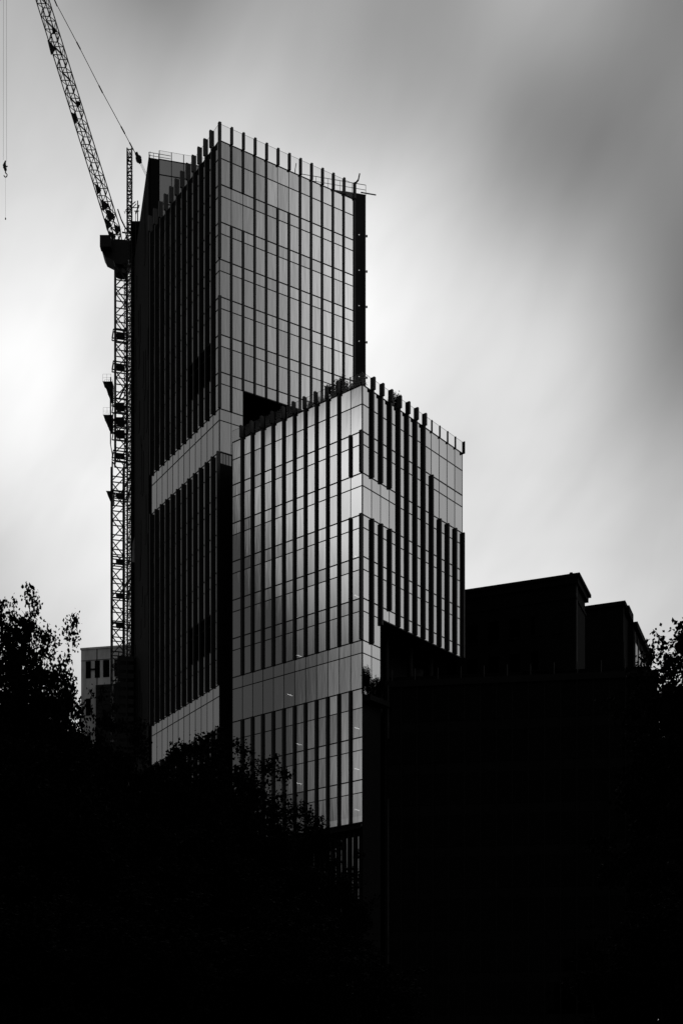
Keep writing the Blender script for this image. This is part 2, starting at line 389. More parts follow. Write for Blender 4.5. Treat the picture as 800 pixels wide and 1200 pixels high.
mb = MB(); VF.box(mb, 23.2, LVF, 0, zr, -.25, 0); mb.build('end_wall', m_strip, rear)
for i in range(9):
    a = 1.25+i*1.42
    mb = MB()
    for z0, z1, k in ((zr-1.75, zr-.04, 1), (zr-5.1, zr-1.83, 0), (zr-8.9, zr-5.18, 0), (zr-12.5, zr-8.98, 0)): VF.box(mb, a+.04, a+1.38, z0, z1, -.05, 0, k)
    mb.build('window', [m_glass, m_span], rear)
    mullion(VF, a, zr-12.5, zr+1.0, rear, .04)
for z in (zr, zr-1.79, zr-5.14, zr-8.94): transom(VF, 1.25, 14.1, z, rear, .05)
b = balustrade(VF, 1.25, 14, zr, 1.05, rear, -.02)
mb = MB()
for a in (.05, .6, 1.2): mb.bar(VF.p(a, zr, -.2), VF.p(a, zr+.75, -.2), .035)
for h in (.4, .75):
    mb.bar(VF.p(.05, zr+h, -.2), VF.p(2.6, zr+h, -.2), .03)
    mb.bar(VL.p(.05, zr+h, -.2), VL.p(18, zr+h, -.2), .03)
for a in range(1, 18, 2): mb.bar(VL.p(a, zr, -.2), VL.p(a, zr+.75, -.2), .035)
for a in (20, 21.5, 23, 24.5, 26.2): mb.bar(VF.p(a, zr, -.2), VF.p(a, zr+1.3, -.2), .035)
mb.bar(VF.p(18, zr+1.3, -.2), VF.p(26.2, zr+1.3, -.2), .035); mb.bar(VF.p(18, zr+.7, -.2), VF.p(26.2, zr+.7, -.2), .03)
mb.build('guard_rail', m_steel, rear)
for k in range(16):         # wall lamps up the end wall, one bracket per storey
    z = P(427, 277+41.5*k, 161.3).z if k else P(427, 277, 161.3).z
    if z < 60: break
    mb = MB(); mb.box(-.1, .1, -.1, .1, -.09, .09); o = mb.build('bracket', m_steel, rear); o.matrix_parent_inverse = Matrix(); o.location = VF.p(LVF+.1, z, .05) - rear.location
    mb = MB(); mb.box(-.05, .05, -.05, .0, -.03, .03); mb2 = mb.build('site_lamp', emit('site_lamp', .5) if k == 0 else bpy.data.materials['site_lamp'], rear)
    mb2.matrix_parent_inverse = Matrix(); mb2.location = VF.p(25.3, z, .06) - rear.location
mb = MB(); q = VF.p(25.5, zr+.1, .1); mb.bar(q, q+VF.u*1.9, .07); mb.build('outrigger', m_steel, rear)
mb = MB(); mb.bar(VF.p(2.6, zr-4.35, -.9), VF.p(3.7, zr-4.4, -.9), .07); mb.build('ceiling_light', m_lamp, rear)

# ============================================================ the lower block in front
B0 = (24.5/F*124.8, 124.8)
BL = Face(B0, -50.7, 1); BR = Face(B0, 39.3, 1, .27)
zB = lambda y: EYE + (HOR - y) * .08
bB = 1.405; bBr = 1.385
block = thing('glass_block', 'lower glass block in front with bright reflecting panes and a planted roof terrace', 'office building', (B0[0], B0[1], 0))
pool = Pool(block)
bl = [zB(y) for y in (450.5, 505, 553.75, 602.5, 651.5, 700.5, 750, 806.75, 863.75, 913.75, 963.75)]
LB = 12*bB; LR = 12*bBr; H1 = 1.15
storeys(BL, pool, block, bB, 0, 12, mk(bl[:8]))
storeys(BL, pool, block, bB, 0, 12, mk(bl[7:]), crease=(zB(956), .012))
storeys(BR, pool, block, bBr, 0, 12, mk(bl[:6]))
storeys(BR, pool, block, bBr, 0, 2, [(bl[5], bl[6], 1.2), (bl[6], zB(813), 1.2)])
for i in range(2, 12):
    pool.add(0.01, (lambda i: (lambda mb: BR.box(mb, i*bBr+.03, (i+1)*bBr-.03, bl[5]-1.17, bl[5]-.03, -.05, 0, 1)))(i))
zs_b = bl[5]-1.2
transom(BR, 2*bBr, LR, zs_b, block, .06)
pool.finish()
# fins, left face
fin(BL, .05, bl[2], bl[1], block); fin(BL, .05, bl[6], bl[3], block)
fin(BL, bB, bl[2], bl[1], block); fin(BL, bB, bl[6], bl[3], block)
for i in range(2, 12): fin(BL, i*bB, bl[6], bl[0]+H1, block, bl[0])
for i in range(0, 2): mb = MB(); BL.box(mb, i*bB-.04, i*bB+.04, bl[0], bl[0]+H1, .0, .12); mb.build('post', m_fin, block)
zc = zB(956)
for i in range(1, 12):          # podium fins, folding back with the glass at their foot
    a = i*bB; mb = MB(); BL.box(mb, a-FT/2, a+FT/2, zc+1.6, bl[7], .01, FD)
    def q8(za, oa, zb_, ob): mb.hexa([BL.p(a-FT/2,zb_,FD+ob), BL.p(a+FT/2,zb_,FD+ob), BL.p(a+FT/2,zb_,.01+ob), BL.p(a-FT/2,zb_,.01+ob), BL.p(a-FT/2,za,FD+oa), BL.p(a+FT/2,za,FD+oa), BL.p(a+FT/2,za,.01+oa), BL.p(a-FT/2,za,.01+oa)])
    q8(zc+1.6, 0, zc, -.05); q8(zc, -.05, bl[10], .0)
    mb.build('fin', m_fin, block)
for i in range(0, 13): mullion(BL, i*bB, bl[10], bl[0], block)
# fins, right face
T = bl[0]+H1
rs = {1: [(T, bl[2]), (bl[3], bl[6])], 2: [(T, bl[2]), (bl[3], zs_b-.6)], 3: [(T, bl[2]), (bl[3], bl[5])], 8: [(bl[1], zs_b)]}
for i in (4, 5, 6, 7): rs[i] = [(T, zs_b)]
for i in (9, 10, 11, 12): rs[i] = [(bl[2], zs_b)]
for i, ss in rs.items():
    for a, b_ in ss: fin(BR, i*bBr, b_, a, block, bl[0])
for i in (8, 9, 10, 11, 12): mb = MB(); BR.box(mb, i*bBr-.05, i*bBr+.05, bl[0]-.1, T, .0, .16 if i < 12 else .32); mb.build('post', m_fin, block)
for i in range(0, 13): mullion(BR, i*bBr, zB(813) if i < 3 else zs_b, bl[0], block)
balustrade(BL, 0, LB, bl[0], H1, block); balustrade(BR, 0, LR, bl[0], H1, block)
mb = MB()
for z in bl[:8]: mb.prism(footprint(BL, LB, BR, LR, .12) if z > zs_b else footprint(BL, LB, BR, 2*bBr, .12), z-.35, z-.05)
for z in bl[8:]: mb.prism(footprint(BL, LB, BR, 2*bBr, .12), z-.35, z-.05)
mb.build('floor_slab', m_slab, block)
mb = MB(); mb.prism(footprint(BL, LB, BR, LR, 4.5), 0, bl[0]-.4); mb.build('core', m_dark, block)
mb = MB()
mb.prism([(q.x, q.y) for q in (BR.p(2*bBr+.05,0,-.06), BR.p(LR,0,-.06), BR.p(LR,0,-12), BR.p(2*bBr+.05,0,-12))], zs_b-.05, zs_b+.1)
BR.box(mb, .12, 2*bBr, 0, zB(815), -.11, -.02)
BR.box(mb, 2*bBr+.02, 2*bBr+.2, 0, zs_b-.07, -14, -.25)
BR.box(mb, LR, LR+.12, zs_b, bl[0], -14, -.06)
BL.box(mb, LB, LB+.12, 0, bl[0], -14, -.06)
BL.box(mb, 0.3, LB, bl[10]-.5, bl[10]-.06, -2.2, -.1)
mb.build('dark_wall', m_dark, block)
mb = MB()
for i in range(0, 24):
    BL.box(mb, .1+i*.70, .1+i*.70+.34, 0, bl[10]-.5, -1.2, -.9)
mb.build('colonnade', m_dark, block)
mb = MB(); BL.box(mb, .1, LB, 0, bl[10]-.5, -1.6, -1.5); mb.build('shopfront_glass', glass('shopfront_glass', refl=.16, edge=.4, trans=.05), block)
mb = MB()
for a in (6.5, 10.5, 14.0): mb.bar(BR.p(a, 0, -2.2), BR.p(a, zs_b-.05, -2.2), .3, n=10)
mb.build('column', m_dark, block)
mb = MB(); BR.box(mb, 2*bBr+.3, LR, 0, zs_b-.07, -5.2, -5.0); mb.build('recessed_wall', m_dark, block)
# ceiling lights seen through the panes
for a, y in ((.35, 652), (.35, 698), (.35, 853), (.35, 901), (.35, 949), (7.6, 724), (7.6, 768), (7.6, 872), (7.6, 918), (8.8, 814)):
    k = math.sin(a*9+y); zz = zB(y)+.05
    q = BL.p(a+.5, 0, -.5); d = q.y/124.8
    z = EYE + (HOR-y)*d*.08
    mb = MB(); mb.bar(BL.p(a+.75, z, -.2), BL.p(a+.7, z, -.85), .045); mb.build('ceiling_light', m_lamp, block)

# ------------------------------------------------------------ dark podium wing to the right
W0 = BR.p(2*bBr+.4, 0, .2)
WF = Face((W0.x, W0.y), 97.5, 1)
wing = thing('podium_wing', 'long black podium building right of the glass block, small posts along its roof', 'building', (W0.x, W0.y, 0))
zw = EYE + (HOR-800)/F*W0.y
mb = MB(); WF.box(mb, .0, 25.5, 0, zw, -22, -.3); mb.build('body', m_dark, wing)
mb = MB(); WF.box(mb, -.02, 25.6, zw-.5, zw+.1, -.3, .06); mb.build('parapet', m_dark, wing)
for k in range(9):
    zt = zw-.8-k*4.0
    mb = MB()
    for i in range(16): WF.box(mb, .15+i*1.5, 1.5+i*1.5, zt-3.0, zt, -.28, -.24)
    mb.build('window_band', m_blackglass, wing)
for i in range(17):
    mb = MB(); WF.box(mb, .02+i*1.5, .12+i*1.5, 0, zw-.5, -.24, .04); mb.build('pilaster', m_dark, wing)
for i in range(12):
    mb = MB(); mb.bar(WF.p(.6+i*2.2, zw+.1, -1.2), WF.p(.6+i*2.2, zw+1.6, -1.2), .05, n=6); mb.build('post', m_stone, wing)
mb = MB(); WF.box(mb, .3, 25, zw+.1, zw+.9, -1.32, -1.30); mb.build('balustrade', m_blackglass, wing)
for a, y, Y in ((509, 835, 0), (603, 824, 0), (515, 883, 0)):
    t = None
    X = (a-400)/F; t = (X*W0.y - W0.x)/(WF.u.x - X*WF.u.y); q = WF.p(t, 0, -.5); z = EYE+(HOR-y)/F*q.y
    mb = MB(); mb.bar((q.x, q.y+.33, z), (q.x+.5, q.y+.30, z-.3), .03); mb.build('ceiling_light', emit('dim_lamp', .25), wing)
mb = MB(); WF.box(mb, .28, .42, zB(858), zB(795), .05, .14); mb.build('downpipe', m_stone, wing)
mb = MB(); WF.box(mb, .28, .42, 5, zB(930), .05, .14); mb.build('downpipe', m_stone, wing)

# ------------------------------------------------------------ masonry buildings on the right
def old_building(name, label, cpx, cy, Y, ll, lr, parts=True):
    c = P(cpx, cy, Y); fl = Face((c.x, c.y), -68.7, 1); fr = Face((c.x, c.y), 21.3, 1)
    return c, fl, fr
c, fl, fr = old_building('b', '', 674, 674, 150, 0, 0)
b1 = thing('masonry_building', 'black flat-roofed masonry building with a thin cornice, directly right of the glass block', 'building', (c.x, c.y, 0))
z = c.z
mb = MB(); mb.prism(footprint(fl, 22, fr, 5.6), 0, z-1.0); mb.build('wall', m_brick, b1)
mb = MB(); mb.prism(footprint(fl, 22, fr, 5.6, -.35), z-1.0, z-.35); mb.prism(footprint(fl, 22.1, fr, 5.7, -.6), z-.35, z); mb.build('cornice', m_brick, b1)
for k in range(2):
    mb = MB(); mb.prism(footprint(fl, 22.1, fr, 5.7, -.12), z-2.6-k*12, z-2.3-k*12); mb.build('string_course', m_brick, b1)
for k in range(4):
    for i in range(8):
        mb = MB(); fl.box(mb, 1.4+i*2.5, 2.6+i*2.5, z-6.2-k*4, z-4.0-k*4, .0, .03, 0); fl.box(mb, 1.3+i*2.5, 2.7+i*2.5, z-6.35-k*4, z-6.2-k*4, .0, .15, 1)
        mb.build('window', [m_blackglass, m_brick], b1)
q = c; mb = MB(); mb.bar((c.x-.4, c.y+.5, z), (c.x-.4, c.y+.5, z+.35), .12, n=8); mb.bar((c.x-.4, c.y+.5, z+.35), (c.x-.4, c.y+.5, z+.45), .2, n=8); mb.build('vent', m_steel, b1)
mb = MB(); fr.box(mb, .1, .8, 0, z-1.0, .01, .1); mb.build('corner_pier', m_strip, b1)

c, fl, fr = old_building('b', '', 730, 705, 165, 0, 0)
b2 = thing('pilastered_building', 'dark masonry building with stepped cornices and pale windows on its right flank', 'building', (c.x, c.y, 0))
z = c.z; LF = 17.0
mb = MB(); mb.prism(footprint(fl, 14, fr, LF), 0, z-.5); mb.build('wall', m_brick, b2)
mb = MB(); mb.prism(footprint(fl, 14, fr, 1.2, -.3), z-.5, z); mb.build('cornice', m_brick, b2)
mb = MB(); mb.prism([(q.x, q.y) for q in (fr.p(1.2,0,.55), fr.p(4.5,0,.55), fr.p(4.5,0,-6), fr.p(1.2,0,-6))], z-1.1, z-.1); mb.build('cornice', m_brick, b2)
mb = MB(); mb.prism([(q.x, q.y) for q in (fr.p(3.9,0,1.15), fr.p(LF,0,1.15), fr.p(LF,0,-6), fr.p(3.9,0,-6))], z-2.0, z-1.25); mb.build('cornice', m_brick, b2)
mb = MB(); mb.prism([(q.x, q.y) for q in (fr.p(3.6,0,.7), fr.p(LF,0,.7), fr.p(LF,0,-.05), fr.p(3.6,0,-.05))], 0, z-2.05); mb.build('bay_wall', m_brick, b2)
for i in range(5):
    a = 4.0+i*2.7
    mb = MB(); fr.box(mb, a, a+.6, 20, z-2.4, .72, .80); mb.build('pilaster', m_stone, b2)
    for k in range(3):
        zt = z-3.6-k*5.4
        mb = MB(); fr.box(mb, a+.65, a+2.65, zt-4.4, zt, .71, .76); f = mb.build('window', m_winglass, b2)
        mb = MB(); fr.box(mb, a+.65, a+2.65, zt-4.55, zt-4.4, .71, .84); s_ = mb.build('sill', m_stone, f); s_.matrix_parent_inverse = Matrix.Translation(-b2.location)
mb = MB(); fr.box(mb, .0, .25, 20, z-5, .0, .15); mb.build('downpipe', m_strip, b2)

# ------------------------------------------------------------ pale building far left
c = P(95, 762, 250)
g = Face((c.x, c.y), 101, 1)
b3 = thing('concrete_building', 'pale grey concrete building with dark windows between left tree and crane mast', 'building', (c.x, c.y, 0))
z = c.z
mb = MB(); g.box(mb, 0, 16, 0, z, -14, 0); mb.build('wall', m_conc, b3)
mb = MB(); g.box(mb, -.12, 16.1, z, z+.35, -14, .14); mb.build('parapet', m_conc, b3)
mb = MB(); g.box(mb, .3, .5, z+.35, z+.9, -3, -2.8); mb.build('vent', m_steel, b3)
mb = MB(); g.box(mb, 3.1, 3.25, 0, z, .0, .06); g.box(mb, -.02, 16, z-2.1, z-2.0, .0, .05); mb.build('panel_joint', m_strip, b3)
for a0, a1 in ((.95, 1.95), (2.75, 3.75), (4.4, 5.6), (6.6, 7.8), (9, 10.4)):
    for k in range(3):
        zt = z-2.2-k*7
        if k and a0 > 2.5: continue
        mb = MB(); g.box(mb, a0, a1, zt-3.2, zt, .01, .06); g.box(mb, (a0+a1)/2-.05, (a0+a1)/2+.05, zt-3.2, zt, .05, .09); f = mb.build('window', m_blackglass, b3)
        mb = MB(); g.box(mb, a0-.2, a1+.2, zt-3.4, zt-3.2, .0, .35); g.box(mb, a0-.2, a1+.2, zt, zt+.2, .0, .5); s_ = mb.build('sill', m_frame, f); s_.matrix_parent_inverse = Matrix.Translation(-b3.location)
mb = MB(); g.box(mb, 1.95, 2.75, z-3.95, z-3.65, .0, .2); mb.build('sill', m_frame, b3)
mb = MB(); g.box(mb, 3.1, 16, z-24, z-6.9, .1, .5); mb.build('dark_panel', m_strip, b3)
for i in range(8):
    mb = MB(); g.box(mb, 3.3, 16, z-7.5-i*.8, z-7.42-i*.8, .5, .58); mb.build('rail', m_frame, b3)

# ============================================================ tower crane
CY = 185.0
K = CY / F
cb = P(141, 290, CY)
crane = thing('tower_crane', 'black luffing crane left of the tower, lattice jib reaching out at top left', 'crane', (cb.x, cb.y, 0))
def lattice(mb, p, q, wd, hd, bay, rc, rb, side, upv, w2=None, x=False, seed=0):
    """four chord truss from p to q; side and upv span the section"""
    p = Vector(p); q = Vector(q); n = max(1, round((q-p).length/bay)); w2 = w2 if w2 is not None else wd
    def cor(t):
        c = p.lerp(q, t); a = wd + (w2-wd)*t; b_ = hd*(a/wd)
        return [c+side*a/2+upv*b_/2, c+side*a/2-upv*b_/2, c-side*a/2-upv*b_/2, c-side*a/2+upv*b_/2]
    for i in range(n):
        A, B = cor(i/n), cor((i+1)/n)
        for k in range(4):
            l = (k+1) % 4
            mb.bar(A[k], B[k], rc); mb.bar(A[k], A[l], rb)
            if i % 2: mb.bar(A[k], B[l], rb)
            else: mb.bar(A[l], B[k], rb)
            if x: mb.bar(A[k], B[l], rb); mb.bar(A[l], B[k], rb)
rotv = lambda a: (Vector((math.cos(R(a)), math.sin(R(a)), 0)), Vector((-math.sin(R(a)), math.cos(R(a)), 0)))
sx, sy = rotv(24)
zz = lambda y, Y=CY: EYE + (HOR-y)/F*Y
sx, sy = rotv(15); mb = MB(); lattice(mb, (cb.x+.1, CY, zz(545)), (cb.x+.1, CY, zz(300)), 1.6, 1.6, 2.0, .11, .08, sx, sy); lattice(mb, (cb.x+.75, CY+.3, zz(545)), (cb.x+.75, CY+.3, zz(300)), .5, .5, 1.0, .04, .045, sx, sy); mb.build('mast', m_steel, crane)
mb = MB(); lattice(mb, (cb.x-.36, CY, 0), (cb.x-.36, CY, zz(545)), 1.65, 1.65, 2.0, .13, .085, sx, sy); lattice(mb, (cb.x+.65, CY+.3, 0), (cb.x+.65, CY+.3, zz(545)), .6, .6, 1.0, .04, .045, sx, sy)
mb.build('lower_mast', m_steel, crane)
for y in (395, 432, 480, 497, 512, 536, 583, 660, 700, 735):          # mast collars and rest platforms
    mb = MB(); hgt = .35 if y not in (480, 497, 512) else .9
    w_ = 1.05 if y < 545 else 1.15
    for dz in (0, hgt): 
        for k in (-1, 1):
            mb.bar(Vector((cb.x,CY,zz(y)+dz))-sx*w_+sy*k*w_, Vector((cb.x,CY,zz(y)+dz))+sx*w_+sy*k*w_, .09)
            mb.bar(Vector((cb.x,CY,zz(y)+dz))-sy*w_+sx*k*w_, Vector((cb.x,CY,zz(y)+dz))+sy*w_+sx*k*w_, .09)
    mb.box(cb.x-.55, cb.x+.6, CY-.5, CY+.5, zz(y), zz(y)+hgt*.8)
    mb.build('collar', m_steel, crane)
for y in (585, 470, 700):
    mb = MB(); mb.bar((cb.x, CY-.8, zz(y)), (cb.x+4.6, CY-11.5, zz(y)), .12); mb.bar((cb.x+.8, CY, zz(y)), (cb.x+4.9, CY-11.5, zz(y)), .12); mb.build('wall_tie', m_steel, crane)
def tray(y0, y1, xl, xr, rail):
    mb = MB(); a = P(xl, y0, CY); b_ = P(xr, y0, CY); c_ = P(xr, y1, CY)
    pts = [(a.x, a.z), (b_.x, b_.z), (c_.x, c_.z), (a.x+(b_.x-a.x)*.35, a.z-(a.z-c_.z)*.75)]
    for i in range(5):
        t = i/4; xx0 = a.x+(b_.x-a.x)*t*.75; z_ = a.z+(c_.z-a.z)*t
        mb.box(xx0, b_.x+.2, CY-.7, CY+.7, z_-.06, z_)
    mb.bar((a.x, CY-.7, a.z), (c_.x, CY-.7, c_.z), .06); mb.bar((a.x, CY+.7, a.z), (c_.x, CY+.7, c_.z), .06)
    if rail:
        for k in (-.7, .7):
            for t in (0, .5, 1): mb.bar((a.x+(b_.x-a.x)*t, CY+k, a.z), (a.x+(b_.x-a.x)*t, CY+k, a.z+1.0), .018, n=3)
            for h in (.5, 1.0): mb.bar((a.x, CY+k, a.z+h), (b_.x, CY+k, a.z+h), .014, n=3)
    mb.build('platform', m_steel, crane)
tray(450, 458, 121.5, 131, True); tray(458.5, 469, 125.5, 131, False); tray(489, 505, 122, 131, True); tray(578, 590, 125.5, 132, False)
mb = MB(); a = P(129.8, 442, CY); b_ = P(129.5, 520, CY); mb.bar(a, b_, .1); mb.bar(b_, P(132, 535, CY), .09); mb.bar(P(128.9, 452, CY), P(129.2, 515, CY), .05); mb.build('side_frame', m_steel, crane)
# slewing unit, machinery deck, cab
mb = MB()
prof = [(121, 286), (124, 285), (129, 286), (160, 288), (200, 288), (200, 300), (158, 302), (150, 312), (146, 316), (136, 315), (134, 311), (124, 306), (121, 300), (120, 293)]
pts = [P(x, y, CY) for x, y in prof]; n = len(pts); 
mb.v = [(p.x, CY-1.2, p.z) for p in pts] + [(p.x, CY+1.2, p.z) for p in pts]
mb.f = [tuple(range(n-1, -1, -1)), tuple(range(n, 2*n))] + [(i, (i+1) % n, n+(i+1) % n, n+i) for i in range(n)]; mb.mi = [0]*len(mb.f)
mb.build('slewing_deck', m_steel, crane)
mb = MB(); q = P(126.5, 295, CY); mb.box(q.x-.72, q.x+.8, CY-2.3, CY-1.25, q.z-.75, q.z+.85)
cabo = mb.build('cab', m_steel, crane)
mb = MB(); mb.box(q.x-.75, q.x-.725, CY-2.2, CY-1.4, q.z-.6, q.z+.3); mb.box(q.x-.6, q.x+.1, CY-2.33, CY-2.305, q.z-.75, q.z-.25)
o = mb.build('cab_window', m_winglass, cabo); o.matrix_parent_inverse = Matrix.Translation(-crane.location)
mb = MB(); mb.bar(P(142, 315, CY), P(142, 323, CY), .75, .85, n=12); mb.build('slew_ring', m_steel, crane)
# jib
J0 = P(138.5, 286, CY); J1 = P(134, 270, CY); J2 = P(12, -122, CY); JT = P(8, -136, CY)
jd = (J2-J1).normalized(); js = Vector((0, 1, 0)).cross(jd).normalized(); jf = Vector((0, 1, 0))
js2 = (js*math.cos(R(24))+jf*math.sin(R(24))); jf2 = (jf*math.cos(R(24))-js*math.sin(R(24)))
mb = MB(); lattice(mb, J1, J2, 1.30, 1.30, 1.9, .10, .055, js2, jf2); lattice(mb, J0, J1, .9, .9, 1.0, .09, .055, js2, jf2, w2=1.30); lattice(mb, J2, JT, 1.3, 1.3, 1.5, .06, .035, js2, jf2, w2=.4)
mb.build('jib', m_steel, crane)
for x, y, w_, h_ in ((60, 55, .55, 1.0), (87.5, 138, .5, .8), (91, 121, .45, .25), (63, 35, .4, .25), (114.5, 221, .5, .7), (122, 240, .7, .7), (129, 252, .7, .9), (126, 262, .6, .8), (137, 268, .6, .6), (131, 276, .6, .6)):
    q = P(x, y, CY); mb = MB()
    mb.hexa([q-js*w_*.6-jd*h_*.8-jf*.3, q+js*w_*.8-jd*h_*.3-jf*.3, q+js*w_*.8-jd*h_*.3+jf*.3, q-js*w_*.6-jd*h_*.8+jf*.3,
             q-js*w_*.4+jd*h_*.9-jf*.3, q+js*w_*.2+jd*h_*.5-jf*.3, q+js*w_*.2+jd*h_*.5+jf*.3, q-js*w_*.4+jd*h_*.9+jf*.3])
    mb.build('jib_platform', m_steel, crane)
mb = MB(); prev = None
for i, (x, y) in enumerate(((138, 245), (142, 257), (147, 267), (155, 273), (160, 276))):
    q = P(x, y, CY-.6)
    if prev is not None: mb.bar(prev, q, .12)
    prev = q
mb.bar(P(143, 272, CY), P(158, 274, CY), .1); mb.bar(P(140, 283, CY), P(160, 283, CY), .12); mb.bar(P(150, 288, CY), P(146, 268, CY), .08); mb.bar(P(143, 288, CY), P(150, 272, CY), .08)
mb.build('jib_foot_strut', m_steel, crane)
AT = P(184, 231, CY)
mb = MB()
for k in (-.9, .9):
    mb.bar(P(158, 288, CY)+jf*k, AT+jf*k*.4, .16); mb.bar(P(198, 288, CY)+jf*k, AT+jf*k*.4, .13)
mb.bar(AT-jf*.5, AT+jf*.5, .25, n=8); mb.build('a_frame', m_steel, crane)
mb = MB(); q = P(193, 297, CY); mb.box(q.x-.9, q.x+.9, CY-1.4, CY+1.4, q.z-2.6, q.z-.2); mb.build('counterweight', m_conc if 0 else m_slab, crane)
SH = P(162.5, 186, CY)
mb = MB()
path = [(8, -136), (65, 2), (92, 53), (118, 104), (144, 152), (154, 171), (162, 185)]
for i in range(len(path)-1):
    a = P(*path[i], CY); b_ = P(*path[i+1], CY); mb.bar(a, b_, .055)
    d = (b_-a).normalized(); mb.bar(b_-d*.55, b_+d*.55, .11)
for i in (1, 2, 3, 4, 5): pass
mb.build('pendant_line', m_steel, crane)
mb = MB(); mb.bar(SH-jf*.25, SH+jf*.25, .42, n=10); mb.bar(P(159.5, 179, CY), P(164.5, 190, CY), .28, .3); mb.build('sheave_block', m_steel, crane)
mb = MB()
for k in (-.14, 0, .14): mb.bar(SH+Vector((k*1.2, k, 0)), AT+Vector((k, k, 0)), .022, n=3)
mb.build('luffing_rope', m_steel, crane)
HY = CY-.0
mb = MB()
for x in (4.2, 7.4): mb.bar((P(x, 188, HY).x, HY+(x-5.8)*.1, P(x, 188, HY).z), (P(x, 188, HY).x, HY, JT.z), .018, n=3)
mb.build('hoist_rope', m_steel, crane)
mb = MB(); q = P(6.5, 188, HY)
mb.bar(q, q-Vector((.15, 0, .6)), .08, .2, n=8); mb.bar(q-Vector((.15, 0, .6)), q-Vector((0, 0, 1.3)), .26, .2, n=8)
mb.bar(q-Vector((0, 0, 1.2)), q-Vector((-.0, 0, 1.7)), .08, n=6)
pr = None
for i in range(9):
    t = R(90-i*33); v = q-Vector((0, 0, 2.0))+Vector((math.cos(t)*.22, 0, math.sin(t)*.28))
    if pr is not None: mb.bar(pr, v, .07, n=5)
    pr = v
mb.bar(q-Vector((.35, 0, .95)), q-Vector((-.3, 0, .75)), .07)
mb.build('hook_block', m_steel, crane)
mb = MB(); mb.bar(q-Vector((0, 0, 2.2)), P(6.5, 256, HY), .012, n=3); mb.bar(P(6.5, 255, HY), P(6.5, 257, HY), .08, n=6); mb.build('tag_line', m_steel, crane)

# hoist mast next to the building
HM = 178.0; hb = P(151.8, 175, HM)
hm = thing('hoist_mast', 'slim black ladder-like mast between crane and tower, top free against the sky', 'hoist mast', (hb.x, hb.y, 0))
mb = MB(); s1, s2 = rotv(4)
lattice(mb, (hb.x, HM, 0), (hb.x, HM, hb.z), .58, .58, .9, .12, .05, s1, s2); mb.build('mast', m_steel, hm)
mb = MB()
for k in range(240):
    z_ = 12+k*.5; mb.bar((hb.x-.29, HM-.29, z_), (hb.x+.29, HM-.29, z_), .065)
mb.build('rack_rungs', m_steel, hm)
for y in (248, 320, 400, 480, 560, 640, 720):
    z_ = EYE+(HOR-y)/F*HM; mb = MB(); mb.bar((hb.x-.5, HM-.3, z_), (hb.x+1.1, HM-2.0, z_), .06); mb.bar((hb.x-.4, HM, z_-.3), (hb.x+1.2, HM-2, z_-.3), .05); mb.build('wall_tie', m_steel, hm)
mb = MB(); q = P(147, 248, HM); mb.bar(q, P(150, 247, HM), .05); mb.bar(P(145.5, 247, HM), P(146.5, 250, HM), .05); mb.bar(P(141, 270, HM), P(148, 260, HM), .012, n=3); mb.build('cable_guide', m_steel, hm)
# scaffold tower with netting against the rear wall
S0 = P(149.5, 262, 176.0); S1 = P(158.5, 262, 176.0)
sf = thing('scaffold', 'netted black scaffold strip filling the gap between hoist mast and unfinished rear wall', 'scaffold', (S0.x, 176, 0))
mb = MB(); zt = EYE+(HOR-262)/F*176
mb.box(S0.x+.55, S1.x+1.0, 175.0, 176.6, 0, zt-.3); mb.build('netting', m_net, sf)
mb = MB()
for x_ in (0, .5, 1.02):
    mb.bar((S0.x+x_+.2, 174.9, 0), (S0.x+x_+.2, 174.9, zt-(.9-x_)*5+.4), .05)
    mb.bar((S0.x+x_+.2, 176.7, 0), (S0.x+x_+.2, 176.7, zt-(.9-x_)*5+.4), .05)
for k in range(56):
    z_ = 4+k*2.0
    mb.bar((S0.x+.2, 174.9, z_), (S1.x+.9, 174.9, z_), .04); mb.bar((S0.x+.2, 174.9, z_), (S0.x+1.0, 174.9, z_+2), .035); mb.bar((S0.x+.2, 174.9, z_+1), (S0.x+.8, 174.9, z_+1), .035)
q = P(161.3, 235, 176); mb.bar(q, (q.x, q.y, zt-3), .09); mb.bar(P(155, 243, 176), P(163, 243, 176), .05); mb.bar(P(157, 247, 176), P(163, 247, 176), .05); mb.bar(P(159, 250, 176), P(163, 240, 176), .09)
mb.build('tubes', m_steel, sf)
mb = MB(); a = P(155.2, 629, 174.6); mb.hexa([(P(154.3,659,174.6).x,174.5,P(0,659,174.6).z),(P(159.6,659,174.6).x,174.5,P(0,659,174.6).z),(P(159.6,659,174.6).x,174.55,P(0,659,174.6).z),(P(154.3,659,174.6).x,174.55,P(0,659,174.6).z),
   (P(155.5,637,174.6).x,174.5,P(0,637,174.6).z),(P(159.8,623,174.6).x,174.5,P(0,623,174.6).z),(P(159.8,623,174.6).x,174.55,P(0,623,174.6).z),(P(155.5,637,174.6).x,174.55,P(0,637,174.6).z)]); mb.build('pale_sheet', mat('pale_sheet', .25, .8, .3, 2), sf)
# hoist lift shaft lower, wider platforms near ground on the left
mb = MB()
for k in range(12):
    z_ = zz(772, 172)-k*1.1; mb.box(P(139+rr.random()*3-k*1.0, 0, 172).x, P(158, 0, 172).x, 171, 173.5, z_-.7, z_-.05)
    mb.bar((P(139-k*1.0, 0, 172).x, 171, z_-1), (P(141-k*1.0, 0, 172).x, 171, z_+.6), .07)
mb.bar((P(140, 0, 172).x, 171, 0), (P(140, 0, 172).x, 171, zz(772, 172)), .12); mb.bar((P(150, 0, 172).x, 171, 0), (P(150, 0, 172).x, 171, zz(772, 172)), .12)
o = mb.build('loading_gantry', m_steel); tag(o, 'stepped black loading gantry at the foot of the crane mast, right of the pale building', 'gantry')

